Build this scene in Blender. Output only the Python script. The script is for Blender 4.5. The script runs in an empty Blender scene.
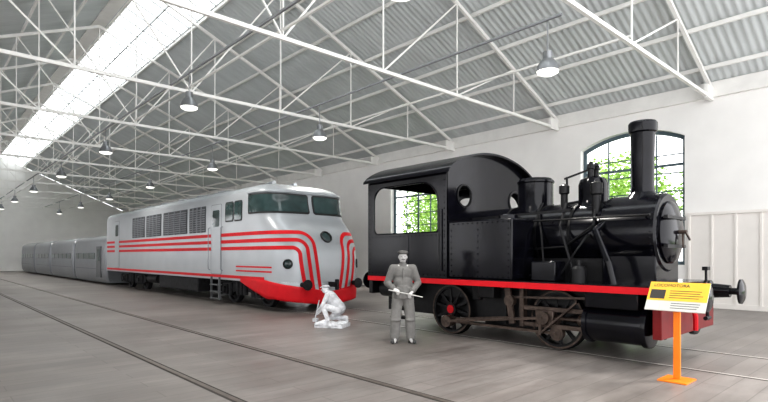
import bpy, math, random
import numpy as np
from mathutils import Vector, Matrix
from mathutils.geometry import tessellate_polygon
random.seed(7)
sc=bpy.context.scene; COL=sc.collection
sc.view_settings.view_transform='Standard'
for lk in ('Medium High Contrast','Standard - Medium High Contrast'):
    try: sc.view_settings.look=lk; break
    except Exception as e: pass
ORG={}
# ---------------- materials ----------------
def mat(name,col,rough=.5,metal=0.,var=.08,scale=5,bump=0.,bscale=40,coat=0.,emit=0.,stretch=(1,1,1),spec=.5):
    m=bpy.data.materials.new(name); m.use_nodes=True
    nt=m.node_tree; N=nt.nodes; K=nt.links
    b=N['Principled BSDF']
    tc=N.new('ShaderNodeTexCoord'); mp=N.new('ShaderNodeMapping'); mp.inputs['Scale'].default_value=stretch
    no=N.new('ShaderNodeTexNoise'); no.inputs['Scale'].default_value=scale; no.inputs['Detail'].default_value=5
    cr=N.new('ShaderNodeValToRGB')
    cr.color_ramp.elements[0].position=.3; cr.color_ramp.elements[1].position=.7
    cr.color_ramp.elements[0].color=tuple(max(0,c*(1-var)) for c in col)+(1,)
    cr.color_ramp.elements[1].color=tuple(min(1,c*(1+var)) for c in col)+(1,)
    K.new(tc.outputs['Object'],mp.inputs[0]); K.new(mp.outputs[0],no.inputs['Vector'])
    K.new(no.outputs['Fac'],cr.inputs[0]); K.new(cr.outputs[0],b.inputs['Base Color'])
    b.inputs['Roughness'].default_value=rough; b.inputs['Metallic'].default_value=metal
    b.inputs['Coat Weight'].default_value=coat
    b.inputs['Specular IOR Level'].default_value=spec
    if emit>0:
        K.new(cr.outputs[0],b.inputs['Emission Color']); b.inputs['Emission Strength'].default_value=emit
    if bump>0:
        n2=N.new('ShaderNodeTexNoise'); n2.inputs['Scale'].default_value=bscale; n2.inputs['Detail'].default_value=3
        bp=N.new('ShaderNodeBump'); bp.inputs['Strength'].default_value=bump; bp.inputs['Distance'].default_value=.02
        K.new(mp.outputs[0],n2.inputs['Vector']); K.new(n2.outputs['Fac'],bp.inputs['Height']); K.new(bp.outputs[0],b.inputs['Normal'])
    return m
M={}
M['wall']=mat('white_plaster',(.86,.85,.825),.85,var=.03,scale=1.2,bump=.1,bscale=8)
M['steelwhite']=mat('white_painted_steel',(.82,.81,.78),.55,var=.05,scale=2)
M['roof']=mat('grey_corrugated_sheet',(.58,.61,.61),.6,var=.07,scale=1.3,stretch=(.4,2,1))
M['skylight']=mat('translucent_skylight',(.93,.97,1.0),.5,var=.03,emit=2.2,scale=.8)
M['bar']=mat('grey_glazing_bar',(.5,.51,.51),.6)
M['panelcream']=mat('cream_board',(.80,.77,.73),.7,var=.03,scale=2)
M['frame']=mat('teal_grey_window_metal',(.09,.13,.15),.5)
M['black']=mat('gloss_black_paint',(.0035,.0035,.006),.16,var=.5,scale=5,bump=.06,bscale=4,spec=.33)
M['blackmatt']=mat('dull_black_iron',(.008,.008,.009),.42,var=.4,scale=10,bump=.15,bscale=30,spec=.3)
M['red']=mat('red_paint',(.58,.010,.018),.5,var=.06,spec=.25)
M['darkred']=mat('dark_red_paint',(.17,.010,.012),.45,var=.15,spec=.3)
M['rod']=mat('worn_grey_brown_steel',(.09,.068,.057),.38,metal=.4,var=.4,scale=12,spec=.3)
M['silver']=mat('silver_grey_paint',(.40,.42,.44),.32,metal=.25,var=.04,scale=1.5,coat=.1)
M['silverroof']=mat('grey_roof_paint',(.31,.33,.345),.45,metal=.2,var=.06)
M['grille']=mat('dark_louvre',(.04,.045,.05),.5,var=.15)
M['slat']=mat('grey_louvre_slat',(.18,.19,.205),.5,var=.1)
M['glassdark']=mat('dark_glass',(.03,.055,.055),.06,var=.4,scale=2,coat=.2)
M['rubber']=mat('black_rubber',(.012,.012,.012),.5)
M['under']=mat('dirty_undergear',(.018,.018,.020),.6,var=.4,scale=8,spec=.25)
M['coach']=mat('dull_aluminium',(.21,.22,.235),.36,metal=.3,var=.05,scale=1)
M['coachseam']=mat('aluminium_seam',(.12,.125,.13),.5,metal=.3)
M['coachdark']=mat('dark_bellows',(.015,.017,.02),.7)
M['rail']=mat('rusty_steel_rail',(.14,.12,.105),.45,metal=.4,var=.2)
M['railp']=mat('worn_pale_rail',(.50,.47,.44),.4,metal=.3,var=.2)
M['groove']=mat('dark_groove',(.045,.04,.035),.8)
M['orange']=mat('orange_steel',(.90,.23,.02),.4,var=.04,spec=.3)
M['yellow']=mat('yellow_print',(.84,.50,.06),.5,var=.03,spec=.3)
M['cream']=mat('pale_print',(.58,.58,.54),.5,var=.03,spec=.3)
M['ink']=mat('dark_ink',(.04,.035,.03),.6)
M['white']=mat('white_enamel',(.8,.8,.8),.4)
M['lampmetal']=mat('lamp_aluminium',(.28,.29,.30),.35,metal=.6)
M['lampglass']=mat('lamp_diffuser',(.95,.93,.88),.3,var=.01,emit=1.2)
M['skin']=mat('grey_skin',(.50,.49,.48),.7,var=.04,scale=12)
M['cloth']=mat('grey_jacket_cloth',(.15,.147,.14),.9,var=.18,scale=8,bump=.6,bscale=14)
M['trouser']=mat('grey_trouser_cloth',(.20,.195,.185),.9,var=.18,scale=7,bump=.6,bscale=12)
M['capc']=mat('dark_hair',(.05,.05,.05),.9)
M['hat']=mat('dark_grey_cap_cloth',(.075,.073,.07),.9,var=.2)
M['boot']=mat('dark_leather',(.05,.05,.05),.6)
M['palerod']=mat('pale_rod',(.50,.49,.47),.5)
M['statue']=mat('bleached_white_figure',(.66,.67,.69),.8,var=.25,scale=9,bump=.5,bscale=14)
M['statue2']=mat('bleached_grey_figure',(.50,.51,.53),.8,var=.3,scale=9,bump=.5,bscale=14)
M['leaf']=mat('green_leaf',(.28,.46,.09),.6,var=.5,scale=1.5)
M['bark']=mat('tree_bark',(.09,.06,.04),.9)
M['lawn']=mat('lawn_grass',(.10,.18,.05),.9,var=.4)
def floor_mat():
    m=bpy.data.materials.new('worn_grey_brown_floor'); m.use_nodes=True
    nt=m.node_tree; N=nt.nodes; K=nt.links; b=N['Principled BSDF']
    tc=N.new('ShaderNodeTexCoord')
    mp=N.new('ShaderNodeMapping'); mp.inputs['Scale'].default_value=(.5,2.2,1)
    n1=N.new('ShaderNodeTexNoise'); n1.inputs['Scale'].default_value=1.6; n1.inputs['Detail'].default_value=10; n1.inputs['Roughness'].default_value=.72
    n2=N.new('ShaderNodeTexNoise'); n2.inputs['Scale'].default_value=.5; n2.inputs['Detail'].default_value=5
    br=N.new('ShaderNodeTexBrick'); br.inputs['Scale'].default_value=1.0
    br.inputs['Brick Width'].default_value=2.6; br.inputs['Row Height'].default_value=.30; br.inputs['Mortar Size'].default_value=.007
    br.inputs['Color1'].default_value=(.90,.90,.90,1); br.inputs['Color2'].default_value=(1.06,1.05,1.05,1); br.inputs['Mortar'].default_value=(.66,.65,.64,1)
    cr=N.new('ShaderNodeValToRGB')
    cr.color_ramp.elements[0].position=.30; cr.color_ramp.elements[0].color=(.155,.140,.130,1)
    cr.color_ramp.elements[1].position=.70; cr.color_ramp.elements[1].color=(.290,.268,.252,1)
    cr2=N.new('ShaderNodeValToRGB')
    cr2.color_ramp.elements[0].position=.35; cr2.color_ramp.elements[0].color=(.76,.75,.74,1)
    cr2.color_ramp.elements[1].position=.62; cr2.color_ramp.elements[1].color=(1,1,1,1)
    mx=N.new('ShaderNodeMix'); mx.data_type='RGBA'; mx.blend_type='MULTIPLY'; mx.inputs[0].default_value=.85
    mx2=N.new('ShaderNodeMix'); mx2.data_type='RGBA'; mx2.blend_type='MULTIPLY'; mx2.inputs[0].default_value=1
    K.new(tc.outputs['Object'],mp.inputs[0]); K.new(mp.outputs[0],n1.inputs['Vector']); K.new(tc.outputs['Object'],n2.inputs['Vector']); K.new(tc.outputs['Object'],br.inputs['Vector'])
    K.new(n1.outputs['Fac'],cr.inputs[0]); K.new(cr.outputs[0],mx.inputs[6]); K.new(br.outputs['Color'],mx.inputs[7])
    K.new(n2.outputs['Fac'],cr2.inputs[0]); K.new(mx.outputs[2],mx2.inputs[6]); K.new(cr2.outputs[0],mx2.inputs[7])
    K.new(mx2.outputs[2],b.inputs['Base Color'])
    mr=N.new('ShaderNodeMapRange'); mr.inputs[3].default_value=.26; mr.inputs[4].default_value=.58
    K.new(n1.outputs['Fac'],mr.inputs[0]); K.new(mr.outputs[0],b.inputs['Roughness'])
    b.inputs['Specular IOR Level'].default_value=.4
    return m
M['floor']=floor_mat()
# ---------------- mesh builder ----------------
def basis(a):
    a=Vector(a).normalized()
    h=Vector((0,0,1)) if abs(a.z)<.9 else Vector((1,0,0))
    u=a.cross(h).normalized(); v=a.cross(u).normalized()
    return a,u,v
class MB:
    def __init__(s): s.v=[]; s.f=[]
    def add(s,vs,fs):
        n=len(s.v); s.v+= [tuple(p) for p in vs]; s.f+=[tuple(i+n for i in f) for f in fs]; return s
    def box(s,x0,x1,y0,y1,z0,z1):
        return s.add([(x0,y0,z0),(x1,y0,z0),(x1,y1,z0),(x0,y1,z0),(x0,y0,z1),(x1,y0,z1),(x1,y1,z1),(x0,y1,z1)],
          [(0,3,2,1),(4,5,6,7),(0,1,5,4),(1,2,6,5),(2,3,7,6),(3,0,4,7)])
    def beam(s,p1,p2,w,h):
        p1=Vector(p1);p2=Vector(p2);a,u,v=basis(p2-p1)
        c=[u*w/2+v*h/2,-u*w/2+v*h/2,-u*w/2-v*h/2,u*w/2-v*h/2]
        return s.add([p1+q for q in c]+[p2+q for q in c],[(3,2,1,0),(4,5,6,7)]+[(i,(i+1)%4,4+(i+1)%4,4+i) for i in range(4)])
    def lathe(s,c,ax,prof,seg=24,closed=False,cap=True):
        c=Vector(c);a,u,v=basis(ax);vs=[];fs=[];n=len(prof)
        for r,h in prof:
            for k in range(seg):
                t=2*math.pi*k/seg
                vs.append(c+a*h+(u*math.cos(t)+v*math.sin(t))*max(r,1e-4))
        for i in range(n if closed else n-1):
            j=(i+1)%n
            for k in range(seg):
                l=(k+1)%seg
                fs.append((i*seg+k,j*seg+k,j*seg+l,i*seg+l))
        if cap and not closed:
            fs.append(tuple(range(seg))); fs.append(tuple((n-1)*seg+k for k in reversed(range(seg))))
        return s.add(vs,fs)
    def cyl(s,p1,p2,r1,r2=None,seg=16):
        p1=Vector(p1);p2=Vector(p2);r2=r1 if r2 is None else r2
        return s.lathe(p1,p2-p1,[(r1,0),(r2,(p2-p1).length)],seg)
    def ell(s,c,r,seg=14,rings=9,rot=None):
        if not hasattr(r,'__len__'): r=(r,r,r)
        c=Vector(c);vs=[];fs=[]
        for i in range(1,rings):
            ph=math.pi*i/rings
            for k in range(seg):
                t=2*math.pi*k/seg
                p=Vector((r[0]*math.sin(ph)*math.cos(t),r[1]*math.sin(ph)*math.sin(t),r[2]*math.cos(ph)))
                if rot: p=rot@p
                vs.append(c+p)
        top=Vector((0,0,r[2]));bot=Vector((0,0,-r[2]))
        if rot: top=rot@top;bot=rot@bot
        vs+= [c+top,c+bot];T=len(vs)-2
        for i in range(rings-2):
            for k in range(seg):
                l=(k+1)%seg; fs.append((i*seg+k,(i+1)*seg+k,(i+1)*seg+l,i*seg+l))
        for k in range(seg):
            l=(k+1)%seg; fs.append((T,k,l)); fs.append((T+1,(rings-2)*seg+l,(rings-2)*seg+k))
        return s.add(vs,fs)
    def tube(s,pts,r,seg=8):
        pts=[Vector(p) for p in pts]
        for i in range(len(pts)-1):
            s.cyl(pts[i],pts[i+1],r,seg=seg)
            if i>0: s.ell(pts[i],r*1.02,seg=seg,rings=5)
        return s
    def rcone(s,p1,r1,p2,r2,seg=12):
        s.cyl(p1,p2,r1,r2,seg); s.ell(p1,r1,seg,7); s.ell(p2,r2,seg,7); return s
    def plate(s,outer,holes,fn,w0,w1):
        loops=[outer]+holes; flat=[p for l in loops for p in l]
        tri=tessellate_polygon([[Vector((p[0],p[1],0)) for p in l] for l in loops])
        n=len(flat); vs=[fn(p[0],p[1],w0) for p in flat]+[fn(p[0],p[1],w1) for p in flat]
        fs=[tuple(t) for t in tri]+[tuple(i+n for i in reversed(t)) for t in tri]
        o=0
        for l in loops:
            k=len(l)
            for i in range(k): fs.append((o+i,o+(i+1)%k,n+o+(i+1)%k,n+o+i))
            o+=k
        return s.add(vs,fs)
def smooth(me,ang=.6):
    me.polygons.foreach_set('use_smooth',[True]*len(me.polygons)); me.set_sharp_from_angle(angle=ang)
def build(mb,name,material,parent=None,label=None,bevel=0,ang=.6,cat=None,group=None,kind=None,fix=True,origin=None):
    if parent is not None: o=ORG[parent.name]
    elif origin is not None: o=Vector(origin)
    else:
        A=np.array([tuple(p) for p in mb.v]); o=Vector(((A[:,0].min()+A[:,0].max())/2,(A[:,1].min()+A[:,1].max())/2,A[:,2].min()))
    me=bpy.data.meshes.new(name); me.from_pydata([tuple(Vector(p)-o) for p in mb.v],[],mb.f)
    if fix:
        import bmesh
        bm=bmesh.new(); bm.from_mesh(me); bmesh.ops.recalc_face_normals(bm,faces=bm.faces); bm.to_mesh(me); bm.free()
    me.update(); smooth(me,ang)
    ob=bpy.data.objects.new(name,me); me.materials.append(material if not isinstance(material,str) else M[material]); COL.objects.link(ob)
    if parent is not None: ob.parent=parent
    else: ob.location=o
    ORG[ob.name]=o
    if label: ob['label']=label
    if cat: ob['category']=cat
    if group: ob['group']=group
    if kind: ob['kind']=kind
    if bevel: 
        b=ob.modifiers.new('bevel','BEVEL'); b.width=bevel; b.segments=2; b.limit_method='ANGLE'
    return ob
def root(name,label,cat,loc,group=None):
    e=bpy.data.objects.new(name,None); e.empty_display_size=.2; e.location=loc; COL.objects.link(e)
    e['label']=label; e['category']=cat
    if group: e['group']=group
    ORG[e.name]=Vector(loc); return e
def clone(ob,loc,rot=None,parent=None):
    c=ob.copy(); COL.objects.link(c)
    if parent is None:
        c.location=loc
        if rot is not None: c.rotation_euler=rot
    else: c.parent=parent
    for ch in [o for o in list(bpy.data.objects) if o.parent==ob]: clone(ch,None,None,c)
    return c
# ---------------- room ----------------
XW=18.0; Y0=-1.0; Y1=65.0; SL=.42; ZE=6.9; XR=6.0; XL=-6.0
def roofz(x): return ZE+SL*(XW-x) if x>=XR else ZE+SL*(x-XL)
build(MB().box(XL-.4,XW+.4,Y0-2,Y1+.3,-.2,0),'floor','floor',kind='structure')
wins=[7.25+10.16*k for k in range(6)]
def arch(yc,hw,z0,zs,rise,n=14):
    pts=[(yc-hw,z0),(yc+hw,z0)]
    R=(hw*hw+rise*rise)/(2*rise); a=math.asin(hw/R)
    for i in range(n+1):
        t=a-2*a*i/n; pts.append((yc+R*math.sin(t),zs+rise-R+R*math.cos(t)))
    return pts
mb=MB(); outer=[(Y0,0),(Y1,0),(Y1,ZE),(Y0,ZE)]
mb.plate(outer,[arch(w,1.72,1.3,5.42,.42) for w in wins],lambda u,v,w:(w,u,v),XW,XW+.4)
build(mb,'wall_right','wall',kind='structure')
lwins=[2.23+5.08*k for k in range(12)]
mb=MB(); mb.plate([(Y0-2,0),(Y1,0),(Y1,ZE),(Y0-2,ZE)],[arch(w,1.8,1.3,5.42,.42) for w in lwins],lambda u,v,w:(w,u,v),XL-.4,XL)
build(mb,'wall_left','wall',kind='structure')
mb=MB(); mb.plate([(XL,0),(XW,0),(XW,ZE-.1),(XR,roofz(XR)-.1),(XL,ZE-.1)],[],lambda u,v,w:(u,w,v),Y1,Y1+.3)
build(mb,'wall_back','wall',kind='structure')
build(MB().box(XW-.12,XW,Y0,Y1,6.42,6.62).box(XW-.06,XW,Y0,Y1,6.62,6.9),'trim_1','steelwhite',kind='structure')
def window(i,w,x,hw):
    o1=arch(w,hw,1.3,5.42,.42); o2=arch(w,hw-.12,1.42,5.34,.38)
    mb=MB(); mb.plate(o1,[o2],lambda u,v,q:(q,u,v),x+.22,x+.30)
    g=hw-.12
    for k in (1,2,3):
        y=w-g+k*g*2/4; th=.04 if k==2 else .02
        mb.box(x+.23,x+.28,y-th,y+th,1.42,5.70 if k==2 else 5.61)
    z=1.9
    while z<5.3:
        mb.box(x+.24,x+.27,w-g,w+g,z-.018,z+.018); z+=.6
    mb.box(x+.22,x+.29,w-g,w+g,4.52,4.60)
    build(mb,'window_%d'%i,'frame',kind='structure')
for i,w in enumerate(wins): window(i+1,w,XW,1.72)
mb=MB().box(XW-.07,XW,Y0,5.42,0,2.85).box(XW-.12,XW,Y0,5.42,2.85,2.93).box(XW-.1,XW-.07,Y0,5.42,0,.15)
y=5.38
while y>Y0: mb.box(XW-.1,XW-.07,y-.03,y+.03,.15,2.85); y-=.62
build(mb,'trim_2','panelcream',kind='structure')
mb=MB().box(XW-.07,XW,9.1,15.6,0,2.85).box(XW-.12,XW,9.1,15.6,2.85,2.93)
y=9.2
while y<15.6: mb.box(XW-.1,XW-.07,y-.03,y+.03,.15,2.85); y+=.62
build(mb,'trim_3','panelcream',kind='structure')
def sheet(name,xa,xb,m,amp=.022,per=.2,off=0):
    n=int((Y1+.3-Y0)/per*4); ys=np.linspace(Y0,Y1+.3,n+1); mb=MB(); vs=[];fs=[]
    for y in ys:
        d=amp*math.sin(2*math.pi*y/per)+off
        vs.append((xa,y,roofz(xa)+d)); vs.append((xb,y,roofz(xb)+d))
    for i in range(n): fs.append((2*i,2*i+1,2*i+3,2*i+2))
    mb.add(vs,fs); return build(mb,name,m,kind='structure',fix=False,ang=3.1)
sheet('ceiling',XW+.5,8.3,'roof'); sheet('ceiling.001',XR,XL-.4,'roof'); sheet('ceiling.002',6.35,XR,'roof')
sheet('window_7',8.3,6.35,'skylight',amp=.003)
mb=MB()
y=4.77-2.54
while y<Y1:
    mb.beam((8.35,y,roofz(8.35)-.06),(6.3,y,roofz(6.3)-.06),.05,.05); y+=.847
mb.beam((7.3,Y0,roofz(7.3)-.06),(7.3,Y1,roofz(7.3)-.06),.05,.05)
build(mb,'trim_4','bar',kind='structure')
mb=MB().box(XR-.25,XR+.25,Y0,Y1,roofz(XR)-.16,roofz(XR)-.1)
build(mb,'trim_5','steelwhite',kind='structure')
for x in [17.2,15.7,14.2,12.7,11.2,9.7,8.35,6.3,4.8,3.2,1.6,0,-1.6,-3.2,-4.8]:
    z=roofz(x)-.11
    build(MB().beam((x,Y0,z),(x,Y1,z),.07,.11),'roof_purlin','steelwhite',label='white painted steel purlin running under the roof sheets',cat='roof beam',group='roof purlins')
HB=6.4; xs=[15,12,9,6,3,0,-3]
def chordz(x): return roofz(x)-.25
tr=root('roof_truss','white painted steel roof truss spanning the hall','roof truss',(6,4.77,HB),'roof trusses')
ty=4.77
build(MB().beam((17.95,ty,HB),(-5.95,ty,HB),.08,.09),'bottom_chord','steelwhite',tr)
for a,b in ((17.95,XR),(-5.95,XR)):
    build(MB().beam((a,ty,chordz(a)),(b,ty,chordz(b)),.09,.11),'top_chord','steelwhite',tr)
build(MB().box(17.4,17.98,ty-.05,ty+.05,HB-.08,HB+.32),'gusset_plate','steelwhite',tr)
for x in xs: build(MB().beam((x,ty,HB),(x,ty,chordz(x)),.035,.035),'vertical_post','steelwhite',tr)
for a,b in ((15,12),(12,9),(9,6)):
    build(MB().beam((a,ty,chordz(a)),(b,ty,HB),.04,.04),'diagonal_brace','steelwhite',tr)
    a2=12-a;b2=12-b
    build(MB().beam((a2,ty,chordz(a2)),(b2,ty,HB),.04,.04),'diagonal_brace','steelwhite',tr)
for k in range(1,12): clone(tr,(6,4.77+5.08*k,HB))
for x in (12,6): build(MB().beam((x,4.77,HB+.19),(x,Y1,HB+.19),.05,.05),'longitudinal_tie','steelwhite',label='thin white steel tie running over the truss bottoms',cat='roof brace',group='longitudinal ties')
for x in (10,5.6):
    build(MB().cyl((x,5.4,6.66),(x,Y1-.3,6.66),.035,seg=8),'conduit_pipe','lampmetal',label='long thin metal conduit carrying the hanging lamps',cat='pipe',group='lamp conduits')
PL=bpy.data.lights.new('lamp_bulb','SPOT'); PL.energy=480; PL.spot_size=math.radians(135); PL.spot_blend=.6; PL.shadow_soft_size=.2; PL.color=(1,.96,.9)
def lamp_build(loc):
    x,y,z=loc
    r=root('pendant_lamp','grey industrial bell shaped pendant lamp hanging on a rod','lamp',loc,'hanging hall lamps')
    build(MB().cyl((x,y,z+.42),(x,y,6.619),.014,seg=8),'hanging_rod','lampmetal',r)
    build(MB().lathe((x,y,z),(0,0,1),[(.10,.42),(.10,.26),(.12,.24)],16),'lamp_housing','lampmetal',r)
    build(MB().lathe((x,y,z),(0,0,1),[(.12,.26),(.16,.22),(.215,.12),(.25,0),(.24,0),(.2,.12),(.15,.21),(.11,.25)],24,closed=True),'lamp_shade','lampmetal',r)
    build(MB().lathe((x,y,z),(0,0,1),[(.235,.02),(.22,-.03),(.14,-.07),(.0,-.08)],20),'lamp_diffuser','lampglass',r)
    b=bpy.data.objects.new('lamp_bulb',PL); b.location=(0,0,-.12); b.parent=r; COL.objects.link(b)
    return r
lp=lamp_build((10,5.72,5.54)); lp2=lamp_build((5.6,5.72,5.70))
for x in (10,5.6):
    for k in range(1,7):
        y=5.72+8.38*k
        clone(lp if x==10 else lp2,(x,y,5.54 if x==10 else 5.70))
for x in (2.62,4.29,8.07,9.74):
    tr_=x>6
    r=build(MB().box(x-.03,x+.03,Y0-1,Y1-.5,0,.006),'floor_rail','railp' if tr_ else 'rail',label='pale worn steel rail flush in the floor under the train' if tr_ else 'rusty steel rail set flush into the open floor',cat='rail',group='floor rails')
    for g in (-.06,.03): build(MB().box(x+g,x+g+.03,Y0-1,Y1-.5,0.0,.003),'rail_groove','groove',r)
# ---------------- diesel locomotive ----------------
XC=8.9
Zs=[.10,.5,.95,1.3,1.7,2.0,2.3,2.55,2.78,3.15,3.48,3.60,3.72,3.82,3.88,3.91]
Ws=[1.50,1.51,1.51,1.51,1.51,1.51,1.51,1.51,1.51,1.50,1.48,1.42,1.22,.86,.46,.03]
Fs=[12.06,12.03,12.02,12.02,12.06,12.16,12.36,12.66,12.92,13.06,13.12,13.20,13.48,13.95,14.6,15.4]
def cat(z,T):
    i=max(0,min(len(Zs)-2,int(np.searchsorted(Zs,z,side='right'))-1))
    t=(z-Zs[i])/(Zs[i+1]-Zs[i]); p1,p2=T[i],T[i+1]
    h=Zs[i+1]-Zs[i]
    def sl(j):
        a=max(j-1,0); b=min(j+1,len(Zs)-1)
        return (T[b]-T[a])/(Zs[b]-Zs[a])
    m1,m2=sl(i)*h,sl(i+1)*h
    return (2*t**3-3*t*t+1)*p1+(t**3-2*t*t+t)*m1+(-2*t**3+3*t*t)*p2+(t**3-t*t)*m2
TC=14.2; TE=29.5; NE=.52; CL=3.0
_a=np.concatenate([np.linspace(0,.02,400),np.linspace(.0201,math.pi/2-.02,1600),np.linspace(math.pi/2-.0199,math.pi/2,400)]); _x=-1.5*np.clip(np.cos(_a),0,1)**NE; _x[-1]=0; _y=-1.9*np.sin(_a)**NE
_s=np.concatenate([[0],np.cumsum(np.hypot(np.diff(_x),np.diff(_y)))]); _s=_s/_s[-1]*CL
def dx2m(dx): return -float(np.interp(dx,np.flip(-_x),np.flip(_s)))
def MR(m): return -2*CL-m
def dsurf0(m,z):
    sgn=-1
    if m<-CL: m=MR(m); sgn=1
    w=max(.02,cat(z,Ws)); tf=cat(z,Fs); tc=max(TC,tf+.6)
    if m>=0: return Vector((XC+sgn*w, tc+m*(TE-tc)/(TE-TC), z))
    fx=float(np.interp(-m,_s,_x))/1.5; fy=-float(np.interp(-m,_s,_y))/1.9
    return Vector((XC-sgn*w*fx, tc-(tc-tf)*fy, z))
def dsurf(m,z,off=0):
    p=dsurf0(m,z)
    if off==0: return p
    e=.03; du=dsurf0(m+e,z)-dsurf0(m-e,z); dv=dsurf0(m,min(3.90,z+e))-dsurf0(m,max(.1,z-e))
    n=du.cross(dv); 
    if n.length<1e-9: return p
    n.normalize()
    if m>=0 or m<=-2*CL: 
        if n.x*(p.x-XC)<0: n=-n
    else:
        if n.dot(p-Vector((XC,14.6,1.8)))<0: n=-n
    return p+n*off
DL=root('diesel_locomotive','silver grey diesel locomotive with red stripes on the track','locomotive',(XC,20.7,0))
LM=TE-TC
ms=list(np.linspace(LM,0,20))+list(np.linspace(-.05,-2*CL+.05,106))+list(np.linspace(-2*CL,-2*CL-LM,20))
def body(z0,z1,nz):
    mb=MB(); zs=list(np.linspace(z0,z1,nz)); V=[];F=[];n=len(ms)
    for z in zs:
        for u in ms: V.append(dsurf(u,z))
    for j in range(nz-1):
        for i in range(n-1): F.append((j*n+i,j*n+i+1,(j+1)*n+i+1,(j+1)*n+i))
        F.append((j*n,(j+1)*n,(j+1)*n+n-1,j*n+n-1))
    return mb.add(V,F)
build(body(.82,3.55,44),'body_shell','silver',DL,ang=1.2)
build(body(3.55,3.91,22),'roof','silverroof',DL,ang=1.2)
build(MB().box(XC-1.4,XC+1.4,14.4,29.4,.78,.86),'underframe','under',DL)
def patch(mb,m0,m1,z0,z1,r=.05,off=.012,nu=12,nv=8,base=-.01,slant=0):
    def inset(z):
        if r<=0: return 0
        k=min(z-z0,z1-z)
        return r-math.sqrt(max(0,r*r-(r-k)**2)) if k<r else 0
    vs=list(np.linspace(z0,z1,nv))
    if r>0: vs=sorted(set(vs+[z0+r*.3,z1-r*.3,z0+r,z1-r,z0+r*.05,z1-r*.05]))
    V=[];F=[]
    def pt(z,t,o):
        d=inset(z); return dsurf(m0+d+(m1-m0-2*d)*t,z,o)
    for z in vs:
        for t in np.linspace(0,1,nu): V.append(pt(z,t,off))
    nvv=len(vs)
    for j in range(nvv-1):
        for i in range(nu-1): F.append((j*nu+i,j*nu+i+1,(j+1)*nu+i+1,(j+1)*nu+i))
    border=[i for i in range(nu)]+[j*nu+nu-1 for j in range(1,nvv)]+[(nvv-1)*nu+i for i in range(nu-2,-1,-1)]+[j*nu for j in range(nvv-2,0,-1)]
    k=len(V)
    for idx in border: V.append(pt(vs[idx//nu],(idx%nu)/(nu-1),base))
    L=len(border)
    for i in range(L): F.append((border[i],border[(i+1)%L],k+(i+1)%L,k+i))
    mb.add(V,F)
def ribbon(mb,path,w,off=.008):
    V=[];F=[];n=len(path)
    for i,(m,z) in enumerate(path):
        a=path[max(0,i-1)];b=path[min(n-1,i+1)]
        d=Vector((b[0]-a[0],b[1]-a[1])); d.normalize(); nx,nz=-d.y,d.x
        V.append(dsurf(m+nx*w/2,z+nz*w/2,off)); V.append(dsurf(m-nx*w/2,z-nz*w/2,off))
    for i in range(n-1): F.append((2*i,2*i+1,2*i+3,2*i+2))
    mb.add(V,F)
def stripe(z,mt,r,zb):
    p=[(m,z) for m in np.linspace(LM-.1,.1,30)]+[(m,z) for m in np.linspace(0,mt+r,26)]
    p+=[(mt+r-r*math.sin(t),z-r+r*math.cos(t)) for t in np.linspace(.15,math.pi/2,9)]
    z1=z-r-.05
    p+=[(mt-.16*((z1-q)/(z1-zb))**1.5,q) for q in np.linspace(z1,zb,14)]
    return p
for (z,dx,r) in ((2.26,.50,.36),(2.04,.72,.28),(1.82,.94,.20)):
    for s in (0,1):
        mb=MB(); P=stripe(z,dx2m(dx),r,.62)
        if s: P=[(MR(m),q) for m,q in P]
        ribbon(mb,P,.108); build(mb,'red_stripe','red',DL,ang=1.5,fix=False)
for s in (0,1):
    pth=[(m,.93) for m in list(np.linspace(LM-.1,.1,30))+list(np.linspace(0,-.9,20))]
    if s: pth=[(MR(m),z) for m,z in pth]
    mb=MB(); ribbon(mb,pth,.09); build(mb,'sill_stripe','red',DL,ang=1.5,fix=False)
for z in (1.13,1.26):
    mb=MB(); ribbon(mb,[(m,z) for m in np.linspace(.7,-1.2,30)],.045); build(mb,'thin_stripe','red',DL,ang=1.5,fix=False)
def band(z0f,z1f,name,m,off,mm=.4,nu=100,nv=7,th=.03):
    V=[];F=[]; us=np.linspace(mm,-2*CL-mm,nu)
    for u in us:
        k=u if u>=-CL else MR(u)
        a,b=z0f(k),z1f(k)
        for t in np.linspace(0,1,nv): V.append(dsurf(u,max(.1,a+(max(b,a+.02)-a)*t),off))
    for i in range(nu-1):
        for j in range(nv-1): F.append((i*nv+j,(i+1)*nv+j,(i+1)*nv+j+1,i*nv+j+1))
    o=build(MB().add(V,F),name,m,DL,ang=1.2,fix=False)
    s=o.modifiers.new('s','SOLIDIFY'); s.thickness=th
zbot=lambda k: .36-.20*max(0,min(1,(-k-1.3)/1.7)) if k<-1.0 else .36+.44*((k+1.0)/1.4)
ztop=lambda k: .90 if k>-.9 else .90-.34*min(1,(-.9-k)/2.1)
band(zbot,ztop,'front_skirt','red',.012)
band(lambda k: max(zbot(k)+.05,.3),lambda k:.86,'nose_lower_panel','silver',0)
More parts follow.
